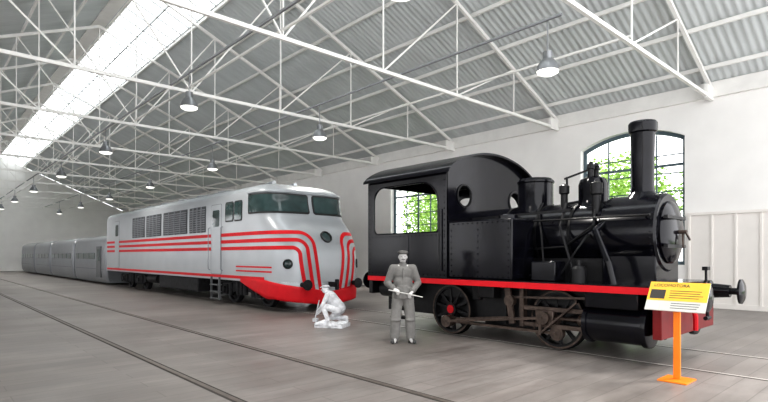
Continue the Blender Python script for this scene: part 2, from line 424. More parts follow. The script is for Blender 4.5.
for s in (0,1):
    q=(lambda m:m) if s==0 else MR
    m_o=-.16; m_i=dx2m(.07)
    a,b2=sorted((q(m_o),q(m_i)))
    mb=MB(); patch(mb,a,b2,2.84,3.44,.08,.02,50,12); build(mb,'windscreen_frame','rubber',DL,ang=1.2)
    a,b2=sorted((q(m_o-.06),q(m_i+.05)))
    mb=MB(); patch(mb,a,b2,2.89,3.39,.06,.03,50,12); build(mb,'windscreen','glassdark',DL,ang=1.2)
    a,b2=sorted((q(m_o+.1),q(-CL)))
    mb=MB(); patch(mb,a,b2,3.46,3.51,0,.05,50,3); build(mb,'windscreen_brow','silver',DL,ang=1.2)
    for (u0,u1) in ((.32,.80),(.90,1.42)):
        a,b2=sorted((q(u0),q(u1)))
        mb=MB(); patch(mb,a-.03,b2+.03,2.67,3.31,.08,.012,5,8); build(mb,'side_window_frame','rubber',DL)
        mb=MB(); patch(mb,a,b2,2.71,3.27,.06,.02,5,8); build(mb,'side_window','glassdark',DL)
    for (u0,u1) in ((1.75,2.5),(13.1,13.8)):
        a,b2=sorted((q(u0),q(u1)))
        mb=MB(); patch(mb,a-.025,b2+.025,.98,3.30,.05,.004,4,10); build(mb,'door_seam','slat',DL)
        mb=MB(); patch(mb,a,b2,1.0,3.28,.05,.010,4,10); d=build(mb,'cab_door','silver',DL)
        mb=MB(); patch(mb,a+.12,b2-.12,2.55,3.1,.06,.016,4,6); build(mb,'door_window','glassdark',d)
    for (u0,u1) in ((9.30,11.0),(7.28,9.08),(4.58,7.02),(2.95,4.36)):
        a,b2=sorted((q(u0),q(u1)))
        mb=MB(); patch(mb,a,b2,2.40,3.30,.03,.012,4,6); g=build(mb,'louvre_panel','grille',DL)
        mb=MB(); z=2.45
        while z<3.24:
            patch(mb,a+.05,b2-.05,z,z+.035,0,.035,3,2); z+=.08
        for k in range(1,4):
            mm=a+(b2-a)*k/4; patch(mb,mm-.03,mm+.03,2.40,3.30,0,.04,2,3)
        build(mb,'louvre_slats','slat',g)
    mm=dx2m(1.22)
    p=dsurf(q(mm),1.36,.0); n=(dsurf(q(mm),1.36,.1)-p).normalized()
    ml=build(MB().lathe(p-n*.03,n,[(.14,0),(.14,.06),(.12,.07),(.115,.04),(.01,.03)],20),'marker_light','rubber',DL)
    build(MB().lathe(p-n*.03,n,[(.11,.045),(.08,.06),(.01,.065)],18),'marker_glass','glassdark',ml)
    sx=-1 if s==0 else 1
    build(MB().cyl((XC+sx*.9,12.4,.78),(XC+sx*.9,11.86,.78),.07).lathe((XC+sx*.9,11.86,.78),(0,-1,0),[(.15,0),(.15,.03),(.01,.05)],18),'buffer','under',DL)
p=dsurf(-CL,2.14,0); n=(dsurf(-CL,2.14,.1)-p).normalized()
h=build(MB().lathe(p-n*.05,n,[(.19,0),(.19,.09),(.16,.10),(.155,.07),(.01,.06)],28),'headlight','rubber',DL)
build(MB().lathe(p-n*.05,n,[(.14,.075),(.09,.10),(.01,.11)],24),'headlight_glass','glassdark',h)
build(MB().box(XC-.07,XC+.07,11.7,12.1,.70,.84).box(XC-.04,XC+.04,11.65,11.75,.62,.92),'coupling_hook','under',DL,bevel=.01)
for y in (18.2,20.2,22.2,24.2,26.2): build(MB().lathe((XC,y,0),(0,0,1),[(.55,3.84),(.55,3.98),(.48,4.01),(.01,4.01)],24),'roof_fan','silverroof',DL)
build(MB().box(XC-.75,XC+.75,17.2,27.4,3.76,3.90),'roof_walkway','silverroof',DL,bevel=.03)
for sx in (-1,1): build(MB().cyl((XC+sx*.4,15.1,3.91),(XC+sx*.4,14.5,3.94),.04,.07),'horn','silverroof',DL)
for y in (15.85,16.8): build(MB().tube([(XC-1.5,y,1.1),(XC-1.58,y,1.15),(XC-1.58,y,2.5),(XC-1.5,y,2.55)],.013),'handrail','coach',DL)
mb=MB()
for y in (15.95,16.55): mb.box(XC-1.60,XC-1.54,y-.02,y+.02,.15,.9)
for z in (.2,.42,.64): mb.box(XC-1.64,XC-1.48,15.95,16.55,z-.015,z+.015)
build(mb,'ladder','coachseam',DL)
def bogie(yc,parent,name='bogie'):
    bg=MB().box(XC-1.1,XC+1.1,yc-.25,yc+.25,.5,.75)
    for sx in (-1,1):
        x=XC+sx*1.12
        bg.plate([(yc-1.9,.62),(yc-1.7,.72),(yc+1.7,.72),(yc+1.9,.62),(yc+1.9,.42),(yc+1.45,.3),(yc+.8,.3),(yc+.5,.45),(yc-.5,.45),(yc-.8,.3),(yc-1.45,.3),(yc-1.9,.42)],[],lambda u,v,w:(w,u,v),x-.06,x+.06)
        for dy in (-1.12,1.12):
            bg.box(x-.14,x+.14,yc+dy-.16,yc+dy+.16,.32,.66)
            bg.cyl((x+sx*.1,yc+dy,.48),(x+sx*.2,yc+dy,.48),.12,.09)
            for k in (-.36,.36): bg.lathe((x+sx*.08,yc+dy+k,.30),(0,0,1),[(.08,0),(.08,.4)],10)
        for k in (-.25,0,.25): bg.cyl((x+sx*.08,yc+k,.35),(x+sx*.08,yc+k,.8),.08,seg=10)
    B=build(bg,name,'under',parent)
    for dy in (-1.12,1.12):
        for sx in (-1,1):
            x=XC+sx*.83
            build(MB().lathe((x,yc+dy,.50),(sx,0,0),[(.07,-.02),(.07,.12),(.15,.10),(.36,.03),(.40,.10),(.475,.10),(.475,-.02),(.49,-.03),(.49,-.06),(.07,-.05)],30,closed=True),'wheel','under',B)
        build(MB().cyl((XC-.83,yc+dy,.50),(XC+.83,yc+dy,.50),.08),'axle','under',B)
bogie(15.1,DL); bogie(26.3,DL)
build(MB().box(XC-1.35,XC+1.35,18.2,22.2,.28,.8),'fuel_tank','under',DL,bevel=.05)
for sx in (-1,1): build(MB().cyl((XC+sx*1.15,22.6,.6),(XC+sx*1.15,23.8,.6),.2),'air_reservoir','under',DL)
# ---------------- coaches ----------------
def csec(w,z0,ze,zt,n=18):
    pts=[(-w*.88,z0),(-w*.97,z0+.25),(-w,z0+.7),(-w*.99,ze-.25)]
    for i in range(n+1):
        t=math.pi*i/n; pts.append((-w*.97*math.copysign(abs(math.cos(t))**.65,math.cos(t)), ze+(zt-ze)*math.sin(t)**.75))
    pts+=[(w*.99,ze-.25),(w,z0+.7),(w*.97,z0+.25),(w*.88,z0)]
    return pts
def coach(y0,y1,first):
    cy=(y0+y1)/2
    C=root('passenger_coach','low rounded grey aluminium passenger coach coupled in the train' if not first else 'low grey aluminium coach with side door behind the locomotive','train coach',(XC,cy,0),'coaches of the train')
    sec=csec(1.42,.12,2.22,2.78); V=[];F=[];n=len(sec)
    ys=[y0,y0+.04,y0+.12,y0+.25]+list(np.linspace(y0+.8,y1-.8,6))+[y1-.25,y1-.12,y1-.04,y1]
    for y in ys:
        e=min(y-y0,y1-y); k=1-.06*max(0,(.25-e)/.25)**2.2
        for (x,z) in sec: V.append((XC+x*k,y,.14+(z-.14)*k))
    for j in range(len(ys)-1):
        for i in range(n): F.append((j*n+i,j*n+(i+1)%n,(j+1)*n+(i+1)%n,(j+1)*n+i))
    F.append(tuple(range(n))); F.append(tuple((len(ys)-1)*n+i for i in reversed(range(n))))
    build(MB().add(V,F),'coach_body','coach',C,ang=.8)
    for sx in (-1,1):
        x=XC+sx*1.414
        build(MB().box(x-.012,x+.012,y0+.45,y1-.45,.848,.872),'body_moulding','coachseam',C)
        xw=XC+sx*1.41
        ya=y0+.6
        if first:
            d=build(MB().box(x-.03,x+.02,y0+1.0,y0+1.9,.40,2.1),'coach_door','coachseam',C)
            build(MB().box(x-.04,x+.03,y0+1.2,y0+1.7,1.30,1.95),'door_window','glassdark',d)
            ya=y0+2.3
        wb=build(MB().box(xw-.014,xw+.014,ya,y1-.6,1.40,1.74),'window_band','glassdark',C,bevel=.01)
        y=ya+1.3
        while y<y1-.8:
            build(MB().box(xw-.02,xw+.02,y-.05,y+.05,1.40,1.74),'window_pillar','coachseam',wb); y+=1.3
    for sx in (-1,1):
        build(MB().lathe((XC+sx*.83,y1-.35,.425),(sx,0,0),[(.05,-.05),(.05,.08),(.32,.04),(.4,.06),(.4,-.04),(.42,-.06),(.3,-.06)],20,closed=True),'wheel','under',C)
    build(MB().box(XC-1.22,XC+1.22,y1,y1+.3,.4,2.5),'bellows','coachdark',C,bevel=.05)
for k,(a,b2) in enumerate(((30.0,37.4),(37.75,45.1),(45.45,52.0),(52.35,59.4))): coach(a,b2,k==0)
# ---------------- steam locomotive ----------------
ST=root('steam_locomotive','black steam tank locomotive with red running board edge on the track','locomotive',(XC,5.8,0))
def P(mb,name,m='black',par=None,bevel=0,label=None,ang=.6): return build(mb,name,m,par or ST,bevel=bevel,label=label,ang=ang)
YF=2.75; YB=8.70
P(MB().box(XC-.78,XC-.72,YF,YB,.36,1.05).box(XC+.72,XC+.78,YF,YB,.36,1.05).box(XC-.75,XC+.75,5.2,5.3,.42,1.0).box(XC-.75,XC+.75,7.5,7.6,.42,1.0),'frame','blackmatt')
P(MB().box(XC-.6,XC+.6,5.0,6.1,.2,1.0),'ash_pan','blackmatt')
P(MB().box(7.5,10.3,YF,YB,1.13,1.17),'running_board','black')
for x0 in (7.48,10.27): P(MB().box(x0,x0+.05,YF-.02,YB,1.05,1.15),'valance','red',label='red edge strip of the running board')
P(MB().box(7.62,10.0,YF-.12,YF,.42,1.14),'buffer_beam','darkred',bevel=.01)
P(MB().box(7.62,10.0,YB,YB+.12,.75,1.12),'buffer_beam','blackmatt',bevel=.01)
for sy,y in ((-1,YF-.12),(1,YB+.12)):
    for x in (8.03,9.77):
        P(MB().lathe((x,y,1.02),(0,sy,0),[(.17,0),(.17,.03),(.12,.05),(.10,.3),(.055,.3),(.055,.42),(.20,.43),(.20,.46),(.15,.485),(.01,.5)],24),'buffer','black')
P(MB().box(XC-.04,XC+.04,YF-.35,YF-.1,.93,1.05).cyl((XC,YF-.33,1.08),(XC,YF-.33,.62),.025).cyl((XC-.1,YF-.33,.65),(XC+.1,YF-.33,.65),.03),'coupling_hook','blackmatt')
P(MB().tube([(8.45,YF-.12,.8),(8.45,YF-.25,.85),(8.45,YF-.3,.7),(8.45,YF-.3,.5)],.035),'brake_hose','red')
P(MB().tube([(9.45,YF-.1,1.1),(9.45,YF-.16,1.2),(9.45,YF-.16,1.42)],.02).box(9.38,9.52,YF-.2,YF-.12,1.36,1.42),'lamp_iron','blackmatt')
P(MB().lathe((XC,3.75,1.97),(0,1,0),[(.58,0),(.58,2.7)],48),'boiler','black')
for y in (4.35,5.0,5.7): P(MB().lathe((XC,y,1.97),(0,1,0),[(.590,0),(.590,.05)],48),'boiler_band','blackmatt')
sb=P(MB().lathe((XC,2.95,1.97),(0,1,0),[(.60,0),(.63,.03),(.63,.86),(.60,.9)],48),'smokebox','black')
mb=MB()
for k in range(40):
    t=2*math.pi*k/40
    for y in (3.02,3.78): mb.ell((XC+.632*math.cos(t),y,1.97+.632*math.sin(t)),.013,6,4)
rv=P(mb,'rivets','black',sb); rv['kind']='stuff'
sd=P(MB().lathe((XC,2.95,1.97),(0,-1,0),[(.50,0),(.50,.03),(.44,.07),(.25,.12),(.01,.14)],36),'smokebox_door','black')
for z in (2.195,1.745): P(MB().box(XC-.5,XC+.3,2.81,2.87,z-.025,z+.025),'hinge_strap','blackmatt',sd)
P(MB().cyl((XC,2.82,1.97),(XC,2.70,1.97),.03).beam((XC,2.72,1.97),(XC+.2,2.72,1.85),.025,.025).beam((XC,2.76,1.97),(XC+.02,2.76,1.72),.025,.025),'door_handle','rod',sd)
P(MB().box(XC-.5,XC+.5,2.98,3.82,1.15,1.62),'smokebox_saddle','black',bevel=.02)
P(MB().box(XC-.45,XC+.45,3.82,5.4,1.17,1.55),'boiler_cradle','blackmatt')
P(MB().box(XC-.62,XC+.62,5.4,6.4,.7,1.9),'firebox','blackmatt')
P(MB().lathe((XC,3.36,0),(0,0,1),[(.34,2.50),(.26,2.56),(.185,2.64),(.170,2.76),(.175,3.2),(.185,3.62),(.215,3.64),(.222,3.70),(.222,3.78),(.20,3.81),(.17,3.81),(.15,3.5)],32),'chimney','black')
P(MB().lathe((XC,5.35,0),(0,0,1),[(.38,2.42),(.35,2.52),(.33,2.58),(.33,2.98),(.35,3.0),(.35,3.03),(.30,3.08),(.1,3.11),(.01,3.11)],32),'sand_dome','black')
P(MB().lathe((XC,4.2,0),(0,0,1),[(.32,2.45),(.27,2.52),(.25,2.6),(.25,2.86),(.22,2.95),(.12,3.0),(.01,3.01)],28),'steam_dome','black')
mb=MB()
for dx in (-.1,.1): mb.lathe((XC+dx,4.2,0),(0,0,1),[(.05,2.9),(.05,3.12),(.07,3.13),(.06,3.2),(.02,3.26)],12)
mb.beam((XC,4.1,3.18),(XC,4.75,3.02),.03,.03).cyl((XC,4.7,2.5),(XC,4.7,3.05),.02).beam((XC-.12,4.2,3.15),(XC+.12,4.2,3.15),.03,.03)
P(mb,'safety_valve','blackmatt')
P(MB().lathe((XC-.25,4.62,0),(0,0,1),[(.06,2.4),(.06,2.7),(.09,2.72),(.09,2.85),(.02,2.9)],12),'whistle','blackmatt')
P(MB().lathe((XC-.42,3.95,0),(0,0,1),[(.07,2.3),(.07,2.62),(.1,2.64),(.1,2.82),(.03,2.86)],12),'lubricator','blackmatt')
for sx in (-1,1):
    mb=MB(); x=XC+sx*.68
    mb.cyl((x,3.0,2.22),(x,5.2,2.22),.018,seg=8)
    for y in (3.1,3.9,4.7): mb.cyl((x,y,2.22),(XC+sx*.5,y,2.2),.014,seg=6)
    P(mb,'handrail','blackmatt')
    P(MB().tube([(XC+sx*.55,3.75,2.15),(XC+sx*.82,3.78,2.0),(XC+sx*.98,3.5,1.5),(XC+sx*1.0,3.4,1.1)],.052,12),'steam_pipe','black')
    P(MB().tube([(XC+sx*.25,4.35,2.55),(XC+sx*.5,4.45,2.5),(XC+sx*.72,4.45,2.1),(XC+sx*.8,4.25,1.6),(XC+sx*.85,4.1,1.18)],.024,10),'feed_pipe','blackmatt')
    P(MB().tube([(XC+sx*.2,4.0,2.56),(XC+sx*.45,3.95,2.42),(XC+sx*.64,3.9,2.1),(XC+sx*.64,4.4,1.75),(XC+sx*.64,4.98,1.72)],.018,8),'injector_pipe','blackmatt')
    P(MB().tube([(XC+sx*.15,5.1,2.6),(XC+sx*.5,5.0,2.4),(XC+sx*.64,4.85,2.0),(XC+sx*.7,4.75,1.17)],.020,8),'sand_pipe','blackmatt')
    P(MB().tube([(XC+sx*.62,4.0,1.95),(XC+sx*.9,4.05,1.7),(XC+sx*.95,4.3,1.3),(XC+sx*.95,4.9,1.25)],.016,8),'oil_pipe','blackmatt')
    P(MB().lathe((XC+sx*1.05,3.95,1.17),(0,0,1),[(.12,0),(.12,.22),(.09,.26),(.04,.27),(.04,.36),(.01,.36)],14),'oil_pump','blackmatt')
    xa,xb=sorted((XC+sx*1.37,XC+sx*.66))
    tk=P(MB().box(xa,xb,4.98,6.62,1.17,2.25),'side_tank','black',bevel=.03)
    rv=MB(); xo=XC+sx*1.375
    for y in np.arange(5.05,6.35,.11):
        for z in (1.22,2.19): rv.ell((xo,y,z),.014,6,4)
    for z in np.arange(1.3,2.15,.11):
        for y in (5.05,5.7,6.32): rv.ell((xo,y,z),.014,6,4)
    rv=P(rv,'rivets','black',tk); rv['kind']='stuff'
    P(MB().lathe((XC+sx*1.0,5.3,2.25),(0,0,1),[(.17,0),(.17,.07),(.15,.09),(.01,.1)],18),'tank_filler','black',tk)
    P(MB().beam((XC+sx*.62,6.4,2.33),(XC+sx*.62,4.3,2.38),.03,.045),'reversing_rod','blackmatt')
    mb=MB(); xo=XC+sx*1.395
    op=[]
    ya,yb,za,zb,r=6.62,8.50,2.06,3.06,.44
    for (cx,cz,rr,a0) in ((yb-.3,zb-.3,.3,0),(ya+r,zb-r,r,90),(ya+.06,za+.06,.06,180),(yb-.14,za+.14,.14,270)):
        for k in range(7): 
            t=math.radians(a0+15*k); op.append((cx+rr*math.cos(t),cz+rr*math.sin(t)))
    mb.plate([(6.4,1.17),(YB,1.17),(YB,3.26),(6.4,3.26)],[op],lambda u,v,w:(w,u,v),xo-.015,xo+.015)
    cs=P(mb,'cab_side','black')
    mb=MB(); mb.tube([(xo+sx*.02,p[0],p[1]) for p in op]+[(xo+sx*.02,op[0][0],op[0][1])],.014,6); P(mb,'opening_rim','black',cs)
    rv=MB()
    for y in np.arange(6.46,8.7,.11): rv.ell((xo+sx*.016,y,1.22),.014,6,4); rv.ell((xo+sx*.016,y,2.0),.014,6,4)
    for z in np.arange(1.3,3.2,.11):
        for y in (6.46,8.64): rv.ell((xo+sx*.016,y,z),.014,6,4)
    rv=P(rv,'rivets','black',cs); rv['kind']='stuff'
    P(MB().box(min(xo,xo+sx*.024),max(xo,xo+sx*.024),7.42,7.50,1.17,2.04),'cover_strip','black',cs)
    P(MB().cyl((xo+sx*.06,6.55,1.3),(xo+sx*.06,6.55,2.5),.015,seg=8),'grab_rail','blackmatt')
    P(MB().box(xo-.03,xo+.03,7.35,7.39,.3,1.1).box(xo-.03,xo+.03,7.8,7.84,.3,1.1).box(xo-.14,xo+.1,7.35,7.84,.3,.33).box(xo-.14,xo+.1,7.35,7.84,.65,.68),'cab_step','blackmatt')
    xc=XC+sx*1.0
    cy_=P(MB().lathe((xc,2.85,.55),(0,1,0),[(.2,-.03),(.30,0),(.31,.03),(.31,.08),(.28,.09),(.28,.86),(.31,.87),(.31,.93),(.2,.97)],30),'cylinder','black')
    P(MB().box(xc-.26,xc+.22,2.95,3.75,.80,1.1),'steam_chest','black',cy_,bevel=.02)
    P(MB().cyl((xc,3.8,.55),(xc,3.95,.55),.09).cyl((xc,3.9,.55),(xc,4.5,.55),.03),'piston_rod','rod',cy_)
    xr=XC+sx*1.0
    P(MB().box(xr-.05,xr+.05,3.85,5.0,.66,.73).box(xr-.05,xr+.05,3.85,5.0,.38,.45).box(xr-.06,xr+.06,4.95,5.03,.36,1.1),'slide_bar','rod')
    P(MB().box(xr-.07,xr+.07,4.38,4.72,.43,.68),'crosshead','rod',bevel=.02)
    for i,(yw) in enumerate((4.40,6.72)):
        z0=.518; x0=XC+sx*.83; rw=.495
        mb=MB().lathe((x0,yw,z0),(sx,0,0),[(rw-.075,-.06),(rw-.075,.07),(rw,.07),(rw,-.05),(rw+.015,-.06)],40,closed=True)
        for k in range(10):
            t=2*math.pi*k/10+.2; mb.beam((x0+sx*.02,yw+.08*math.cos(t),z0+.08*math.sin(t)),(x0+sx*.02,yw+(rw-.06)*math.cos(t),z0+(rw-.06)*math.sin(t)),.05,.055)
        cw=[(yw+(rw-.06)*math.cos(t),z0+(rw-.06)*math.sin(t)) for t in np.linspace(math.radians(35),math.radians(145),12)]
        mb.plate(cw,[],lambda u,v,w:(w,u,v),x0-.03,x0+.06)
        mb.cyl((x0-.03*sx,yw,z0),(x0+sx*.09,yw,z0),.13)
        w_=P(mb,'driving_wheel','blackmatt')
        P(MB().lathe((x0,yw,z0),(sx,0,0),[(rw-.035,.072),(rw-.005,.072),(rw-.005,.078),(rw-.035,.078)],40,closed=True),'tyre_face','rod',w_)
        P(MB().cyl((x0+sx*.08,yw,z0),(x0+sx*.10,yw,z0),.085),'wheel_hub','red' if i==1 else 'rod',w_)
        P(MB().cyl((x0+sx*.03,yw-.05,z0-.22),(x0+sx*.2,yw-.05,z0-.22),.08),'crank_pin','rod',w_)
        if sx==-1: P(MB().cyl((XC-.8,yw,z0),(XC+.8,yw,z0),.08),'axle','blackmatt')
    xr2=XC+sx*.985; zc=.298
    mb=MB().beam((xr2,4.35,zc),(xr2,6.67,zc),.12,.045)
    for yw in (4.35,6.67): mb.cyl((xr2-.035,yw,zc),(xr2+.035,yw,zc),.12)
    P(mb,'coupling_rod','rod')
    xr3=XC+sx*1.09
    P(MB().beam((xr3,4.55,.55),(xr3,6.67,zc),.11,.045).cyl((xr3-.04,6.67,zc),(xr3+.04,6.67,zc),.12).cyl((xr3-.04,4.55,.55),(xr3+.04,4.55,.55),.11),'connecting_rod','rod')
    P(MB().beam((xr3,5.25,1.02),(xr3,5.15,.40),.11,.05).cyl((xr3-.05,5.2,.8),(xr3+.05,5.2,.8),.10),'expansion_link','rod')
    P(MB().beam((xr3+.03,5.2,.86),(xr3+.03,3.8,.92),.06,.035),'valve_rod','rod')
    P(MB().beam((xr3+.03,5.2,.5),(xr3+.03,6.45,.36),.05,.035),'eccentric_rod','rod')
    P(MB().beam((xr3,4.6,.5),(xr3,4.62,.25),.05,.03).beam((xr3,4.62,.27),(xr3,3.95,.85),.05,.03),'combination_lever','rod')
    P(MB().box(XC+sx*.95-.04,XC+sx*.95+.04,5.35,5.42,.35,1.12).box(XC+sx*.85-.1,XC+sx*.85+.1,5.42,5.9,.45,1.0),'brake_hanger','blackmatt')
    P(MB().cyl((XC+sx*1.0,7.75,.85),(XC+sx*1.0,8.6,.85),.17),'air_reservoir','blackmatt')
    P(MB().box(XC+sx*.9-.05,XC+sx*.9+.05,5.95,6.15,.75,1.12).box(XC+sx*1.05-.12,XC+sx*1.05+.12,5.5,5.85,.82,1.12),'injector','blackmatt',bevel=.02)
def circ(cx,cz,r,n=24): return [(cx+r*math.cos(2*math.pi*k/n),cz+r*math.sin(2*math.pi*k/n)) for k in range(n)]
def roofarc(x0,x1,ze,zc,n=20):
    return [(x0+(x1-x0)*i/n, ze+(zc-ze)*(1-((2*i/n-1)**2))**.75) for i in range(n+1)]
out=[(7.5,2.1),(10.3,2.1)]+[(x,z) for x,z in reversed(roofarc(7.5,10.3,3.24,3.66))]
cf=P(MB().plate(out,[circ(8.02,2.78,.21),circ(9.78,2.78,.21)],lambda u,v,w:(u,w,v),6.40,6.43),'cab_front','black')
for x in (8.02,9.78): P(MB().lathe((x,6.39,2.78),(0,1,0),[(.20,-.01),(.235,-.01),(.235,.02),(.20,.02)],24,closed=True),'spectacle_rim','blackmatt',cf)
P(MB().box(7.5,10.3,6.4,6.43,1.17,2.1),'cab_bulkhead','black')
P(MB().box(7.52,10.28,YB-.03,YB,1.17,2.08),'cab_rear','black')
arcp=roofarc(7.5,10.3,3.24,3.66)
P(MB().plate(arcp+[(10.3,3.14),(7.5,3.14)],[],lambda u,v,w:(u,w,v),YB-.03,YB),'rear_roof_hoop','black')
top=roofarc(7.38,10.42,3.22,3.70,28); bot=[(x,z-.04) for x,z in reversed(top)]
V=[];pr=top+bot; n=len(pr)
for y in (6.25,8.74): V+= [(x,y,z) for x,z in pr]
F=[(i,(i+1)%n,n+(i+1)%n,n+i) for i in range(n)]
nt=len(top)
for o in (0,n):
    for i in range(nt-1): F.append((o+i,o+i+1,o+n-2-i,o+n-1-i))
P(MB().add(V,F),'cab_roof','black',ang=.9)
P(MB().lathe((XC,7.6,3.66),(0,0,1),[(.14,0),(.14,.06),(.01,.09)],16),'roof_vent','black')
P(MB().box(7.75,8.1,4.3,4.75,1.17,1.5),'tool_box','black',bevel=.02)
# ---------------- sign ----------------
SG=root('information_sign','printed yellow and pale information panel on orange steel stand','information sign',(7.2,2.3,0))
build(MB().box(7.0,7.38,2.13,2.47,0,.02),'base_plate','orange',SG,bevel=.004)
build(MB().box(7.18,7.22,2.26,2.34,.02,1.00),'post','orange',SG,bevel=.005)
A=Vector((7.08,0,.89)); B=Vector((7.32,0,1.24)); d=(B-A).normalized(); nn=Vector((-d.z,0,d.x)); Ht=(B-A).length; WD=.70
def sp(u,v,w): return Vector((0,2.30+WD/2-u,0))+A+d*v+nn*w
def srect(mb,u0,u1,v0,v1,w0,w1): return mb.plate([(u0,v0),(u1,v0),(u1,v1),(u0,v1)],[],sp,w0,w1)
build(srect(MB(),0,WD,0,Ht,0,.015),'panel','cream',SG)
build(srect(MB(),0,WD,Ht*.34,Ht,.015,.018),'header_print','yellow',SG)
mb=MB()
for k in range(4): 
    v=Ht*.68-k*.034; srect(mb,.26,.26+random.uniform(.34,.41),v,v+.008,.018,.020)
for k in range(3): 
    v=Ht*.25-k*.034; srect(mb,.3,.3+random.uniform(.3,.36),v,v+.007,.015,.017)
build(mb,'printed_lines','ink',SG)
build(srect(MB(),.03,.16,.02,.12,.015,.017),'printed_emblem','white',SG)
build(srect(MB(),.03,.21,Ht*.40,Ht*.72,.018,.020),'printed_picture','ink',SG)
def text(txt,size,u,v,name):
    c=bpy.data.curves.new(name,'FONT'); c.body=txt; c.size=size; c.extrude=.001
    t=bpy.data.objects.new('tmp',c); COL.objects.link(t); bpy.context.view_layer.update()
    me=bpy.data.meshes.new_from_object(t.evaluated_get(bpy.context.evaluated_depsgraph_get())); bpy.data.objects.remove(t)
    o=ORG[SG.name]
    for vt in me.vertices: vt.co=sp(u+vt.co.x,v+vt.co.y,.021+vt.co.z)-o
    me.materials.clear(); me.materials.append(M['ink']); ob=bpy.data.objects.new(name,me); COL.objects.link(ob); ob.parent=SG
text('LOCOMOTORA',.060,.05,Ht*.83,'title_lettering')
build(MB().box(7.21,7.25,2.15,2.45,.93,.99),'panel_bracket','orange',SG)
# ---------------- people ----------------
def remesh(ob,vox,it=4):
    r=ob.modifiers.new('r','REMESH'); r.mode='VOXEL'; r.voxel_size=vox; r.use_smooth_shade=True
    s=ob.modifiers.new('s','SMOOTH'); s.iterations=it; s.factor=.5
def hand(mb,wr,dr,pn,side,curl=.9,sc_=1.0):
    wr=Vector(wr);dr=Vector(dr).normalized();pn=Vector(pn); pn=(pn-dr*pn.dot(dr)).normalized(); sd=dr.cross(pn)*side
    for k,off in enumerate((-.028,-.010,.010,.028)):
        kn=wr+dr*(.085-.004*abs(k-1))*sc_+sd*off*sc_
        mb.rcone(wr+sd*off*.5,.017,kn,.0125,8)
        L=(.038,.044,.041,.032)[3-k]; p=kn; ang=0
        for j in range(3):
            ang+=curl; q=p+(dr*math.cos(ang)+pn*math.sin(ang))*L*(1,.75,.6)[j]*sc_
            mb.rcone(p,.0100-.0008*j,q,.0092-.0008*j,8); p=q
    b0=wr+dr*.03+sd*.03; b1=b0+(dr*.5+sd*.6+pn*.5).normalized()*.04; b2=b1+(dr*.7+pn*.8).normalized()*.035
    mb.rcone(wr+dr*.02+sd*.012,.016,b1,.012,8); mb.rcone(b1,.012,b2,.010,8)
MP=(6.58,6.67,0)
MN=root('person','person in grey jacket, loose trousers and flat cap holding a rod','person',(0,0,0))
def L(mb,name,m,vox=None,it=4,label=None,par=None):
    o=build(mb,name,m,par or MN,label=label)
    if vox: remesh(o,vox,it)
    return o
lw=Vector((.15,-.22,.95)); rw_=Vector((-.17,-.20,1.0))
mb=MB()
mb.ell((0,-.005,1.575),(.074,.092,.108),18,14); mb.ell((0,-.03,1.525),(.055,.062,.062)); mb.rcone((0,.015,1.40),.055,(0,.0,1.5),.052)
mb.rcone((0,-.092,1.585),.010,(0,-.108,1.553),.016,8)
for s in (-1,1): mb.ell((s*.076,.005,1.57),(.012,.02,.03),8,6); mb.ell((s*.03,-.08,1.592),(.02,.014,.01),8,6); mb.ell((s*.04,-.06,1.55),(.022,.025,.022),8,6)
mb.ell((0,-.085,1.50),(.028,.02,.014),8,6)
mb.ell((0,0,1.22),(.15,.10,.2)); mb.ell((0,0,.98),(.14,.10,.14))
for s,w in ((-1,rw_),(1,lw)):
    sh=Vector((s*.18,0,1.37)); el=Vector((s*.27,.02,1.10))
    mb.rcone((0,0,1.38),.07,sh,.06); mb.rcone(sh,.05,el,.04); mb.rcone(el,.038,w,.026)
    hd=(w-el).normalized()
    hand(mb,w,hd+Vector((-s*.3,0,-.1)),Vector((0,.1,-1)) if s>0 else Vector((.3,.3,-1)),-s,.75)
    hp=Vector((s*.095,0,.92)); kn=Vector((s*.12,-.02,.5)); an=Vector((s*.13,.03,.1))
    mb.rcone(hp,.08,kn,.055); mb.rcone(kn,.05,an,.038); mb.rcone(an,.035,an+Vector((s*.03,-.14,-.06)),.03)
L(mb,'body','skin',.0085,3)
mb=MB(); mb.ell((0,.0,1.27),(.19,.125,.17)); mb.ell((0,-.01,1.10),(.18,.135,.18)); mb.ell((0,0,.95),(.195,.14,.13)); mb.rcone((-.15,0,1.375),.065,(.15,0,1.375),.065); mb.cyl((0,0,.82),(0,0,1.05),.19,.16); mb.rcone((0,-.01,1.40),.072,(0,-.01,1.44),.068)
for s,w in ((-1,rw_),(1,lw)):
    sh=Vector((s*.18,0,1.365)); el=Vector((s*.28,.025,1.095)); mb.rcone(sh,.078,el,.068); mb.rcone(el,.066,el+(w-el)*.88,.052)
    mb.box(s*.10-.05,s*.10+.05,-.155,-.12,.92,1.02)
mb.box(-.012,.012,-.150,-.12,.85,1.38)
L(mb,'jacket','cloth',.011,3)
mb=MB()
mb.ell((0,0,.9),(.165,.12,.13))
for s in (-1,1):
    hp=Vector((s*.09,0,.88)); kn=Vector((s*.13,-.02,.48)); an=Vector((s*.15,.02,.11))
    mb.rcone(hp,.108,kn,.098); mb.rcone(kn,.098,an,.088); mb.ell(kn+Vector((0,-.02,-.05)),(.10,.10,.04)); mb.ell(an+Vector((0,0,.05)),(.098,.10,.03))
L(mb,'trousers','trouser',.011,3)
for s in (-1,1):
    a=Vector((s*.15,.02,.06)); mb=MB(); mb.rcone(a+Vector((0,.04,-.005)),.048,a+Vector((s*.05,-.15,-.02)),.038); mb.rcone(a+Vector((0,0,.06)),.05,a,.05); 
    mb.box(a.x-.05,a.x+.05,a.y-.05,a.y+.07,0.0,.03); L(mb,'boot','boot',.010,3)
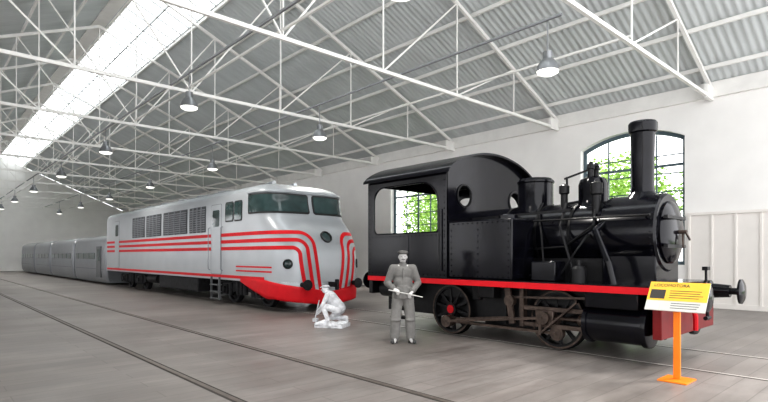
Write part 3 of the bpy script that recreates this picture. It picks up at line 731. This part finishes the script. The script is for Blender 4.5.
mb=MB(); mb.ell((0,.015,1.657),(.105,.12,.04),20,10); mb.cyl((0,.005,1.622),(0,.005,1.66),.086,.092,20); mb.ell((0,-.09,1.638),(.07,.05,.011),16,6)
L(mb,'flat_cap','hat',.008,2)
for s in (-1,1): 
    L(MB().ell((s*.03,-.090,1.583),(.010,.006,.0045),8,6),'eye','capc')
mb=MB()
for s in (-1,1): mb.rcone((s*.002,-.103,1.531),.007,(s*.030,-.088,1.525),.004,8)
L(mb,'moustache','capc')
L(MB().ell((0,-.1,1.508),(.018,.006,.003),8,6),'mouth','boot')
mb=MB(); mb.ell((0,.035,1.575),(.078,.072,.068)); L(mb,'hair','capc')
mb=MB(); d0=Vector((.15,-.31,.90)); d1=Vector((-.18,-.28,.97)); dd=(d0-d1).normalized(); mb.cyl(d1-dd*.10,d0+dd*.18,.010,seg=10); L(mb,'held_rod','palerod')
MN.location=MP; MN.rotation_euler=(0,0,math.radians(-40))
CP=(6.95,9.26,0)
CR=root('person','bleached white crouching worker figure bending over rubble','person',(0,0,0))
def L2(mb,name,m,vox=None,it=4):
    o=build(mb,name,m,CR)
    if vox: remesh(o,vox,it)
    return o
mb=MB()
hipc=Vector((.14,0,.42)); ch=Vector((-.08,0,.70)); nk=Vector((-.16,0,.80)); hd=Vector((-.22,.0,.88))
mb.ell(hd,(.085,.072,.10)); mb.rcone(nk,.05,hd,.05); mb.rcone(hd+Vector((-.085,0,0)),.01,hd+Vector((-.10,0,-.025)),.014,8)
mb.rcone(hipc,.135,ch,.145); mb.rcone(ch,.12,nk,.06)
for s,(w) in ((-1,Vector((-.36,-.10,.38))),(1,Vector((-.40,.12,.34)))):
    sh=ch+Vector((-.02,s*.16,.04)); el=Vector((-.2,s*.22,.50)); mb.rcone(sh,.06,el,.046); mb.rcone(el,.044,w,.03); mb.rcone(ch+Vector((-.02,0,.04)),.08,sh,.065)
    hand(mb,w,(w-el),Vector((0,-s,-.3)),s,.7)
    hp=hipc+Vector((0,s*.09,-.02))
    if s<0: kn=Vector((-.20,-.17,.50)); an=Vector((-.08,-.17,.17)); toe=an+Vector((-.16,0,-.05))
    else: kn=Vector((-.12,.17,.20)); an=Vector((.26,.16,.20)); toe=an+Vector((.02,0,-.08))
    mb.rcone(hp,.095,kn,.07); mb.rcone(kn,.068,an,.05); mb.rcone(an,.045,toe,.035)
L2(mb,'body','statue',.010,2)
mb=MB(); mb.rcone(hipc+Vector((.01,0,.02)),.150,ch+Vector((0,0,-.02)),.158); mb.rcone(ch,.14,nk+Vector((.02,0,-.02)),.08)
L2(mb,'waistcoat','statue2',.010,2)
mb=MB(); mb.ell(hd+Vector((.015,0,.065)),(.105,.09,.045)); mb.ell(hd+Vector((-.09,0,.045)),(.05,.06,.012)); L2(mb,'cap','statue2',.010,3)
mb=MB(); random.seed(3)
for k in range(26):
    mb.ell((random.uniform(-.34,.28),random.uniform(-.22,.22),random.uniform(.04,.09)),(random.uniform(.07,.12),random.uniform(.07,.11),random.uniform(.04,.07)),7,5,Matrix.Rotation(random.uniform(0,3),3,'Z'))
mb.box(-.38,.32,-.26,.26,0,.08)
L2(mb,'rubble_base','statue')
mb=MB(); mb.cyl((-.42,-.14,.16),(-.34,-.08,.62),.014,seg=8); mb.box(-.46,-.36,-.19,-.08,.12,.2); L2(mb,'held_tool','statue2')
CR.location=CP; CR.rotation_euler=(0,0,math.radians(-60)); CR.scale=(.95,.95,.95)
# ---------------- outside ----------------
build(MB().box(XW+.45,XW+30,Y0-10,Y1+10,-.3,-.05),'lawn','lawn',kind='stuff',label='green grass lawn outside the hall windows',cat='lawn')
def tree(x,y,h,seed):
    random.seed(seed)
    T=root('tree','leafy green tree standing outside the windows','tree',(x,y,-.05),'trees outside')
    build(MB().cyl((x,y,-.05),(x,y,h*.5),.16,.1).cyl((x,y,h*.45),(x-.6,y+.5,h*.75),.08,.03).cyl((x,y,h*.4),(x+.4,y-.7,h*.7),.08,.03),'trunk','bark',T)
    mb=MB(); V=[];F=[]
    for k in range(2600):
        t=random.uniform(0,6.283); c=random.uniform(-1,1); r=random.uniform(.2,1)**.6
        s=math.sqrt(1-c*c); p=Vector((x+1.8*r*s*math.cos(t),y+1.8*r*s*math.sin(t),h*.62+h*.40*r*c))
        a=Vector((random.gauss(0,1),random.gauss(0,1),random.gauss(0,1))).normalized(); _,u,v=basis(a); q=random.uniform(.07,.14)
        i=len(V); V+=[p+u*q,p+v*q*.6,p-u*q,p-v*q*.6]; F.append((i,i+1,i+2,i+3))
    mb.add(V,F); o=build(mb,'foliage','leaf',T,fix=False); o['kind']='stuff'
for i,(x,y,h) in enumerate(((24.2,9.6,6.4),(28.5,12.8,7.2),(24.5,14.6,6.0),(30,7.9,7),(24,20.5,6.2),(27,25,6.9),(24.5,5.0,5.6),(31,17.5,7.5),(25,30.5,6))): tree(x,y,h,i)
# ---------------- light ----------------
w=bpy.data.worlds.new('sky'); sc.world=w; w.use_nodes=True
bg=w.node_tree.nodes['Background']; bg.inputs[0].default_value=(.98,.98,1,1); bg.inputs[1].default_value=2.8
s=bpy.data.lights.new('sun','SUN'); s.energy=3; s.angle=.2; s.color=(1,.96,.9); so=bpy.data.objects.new('sun',s); so.rotation_euler=(math.radians(20),math.radians(38),0); COL.objects.link(so)
cd=bpy.data.cameras.new('camera'); cd.lens=24; cd.sensor_width=36; cd.shift_y=54.5/768; cd.clip_end=300
co=bpy.data.objects.new('camera',cd); co.location=(0,0,1.6); co.rotation_euler=(math.radians(90),0,math.radians(-42.5)); COL.objects.link(co); sc.camera=co
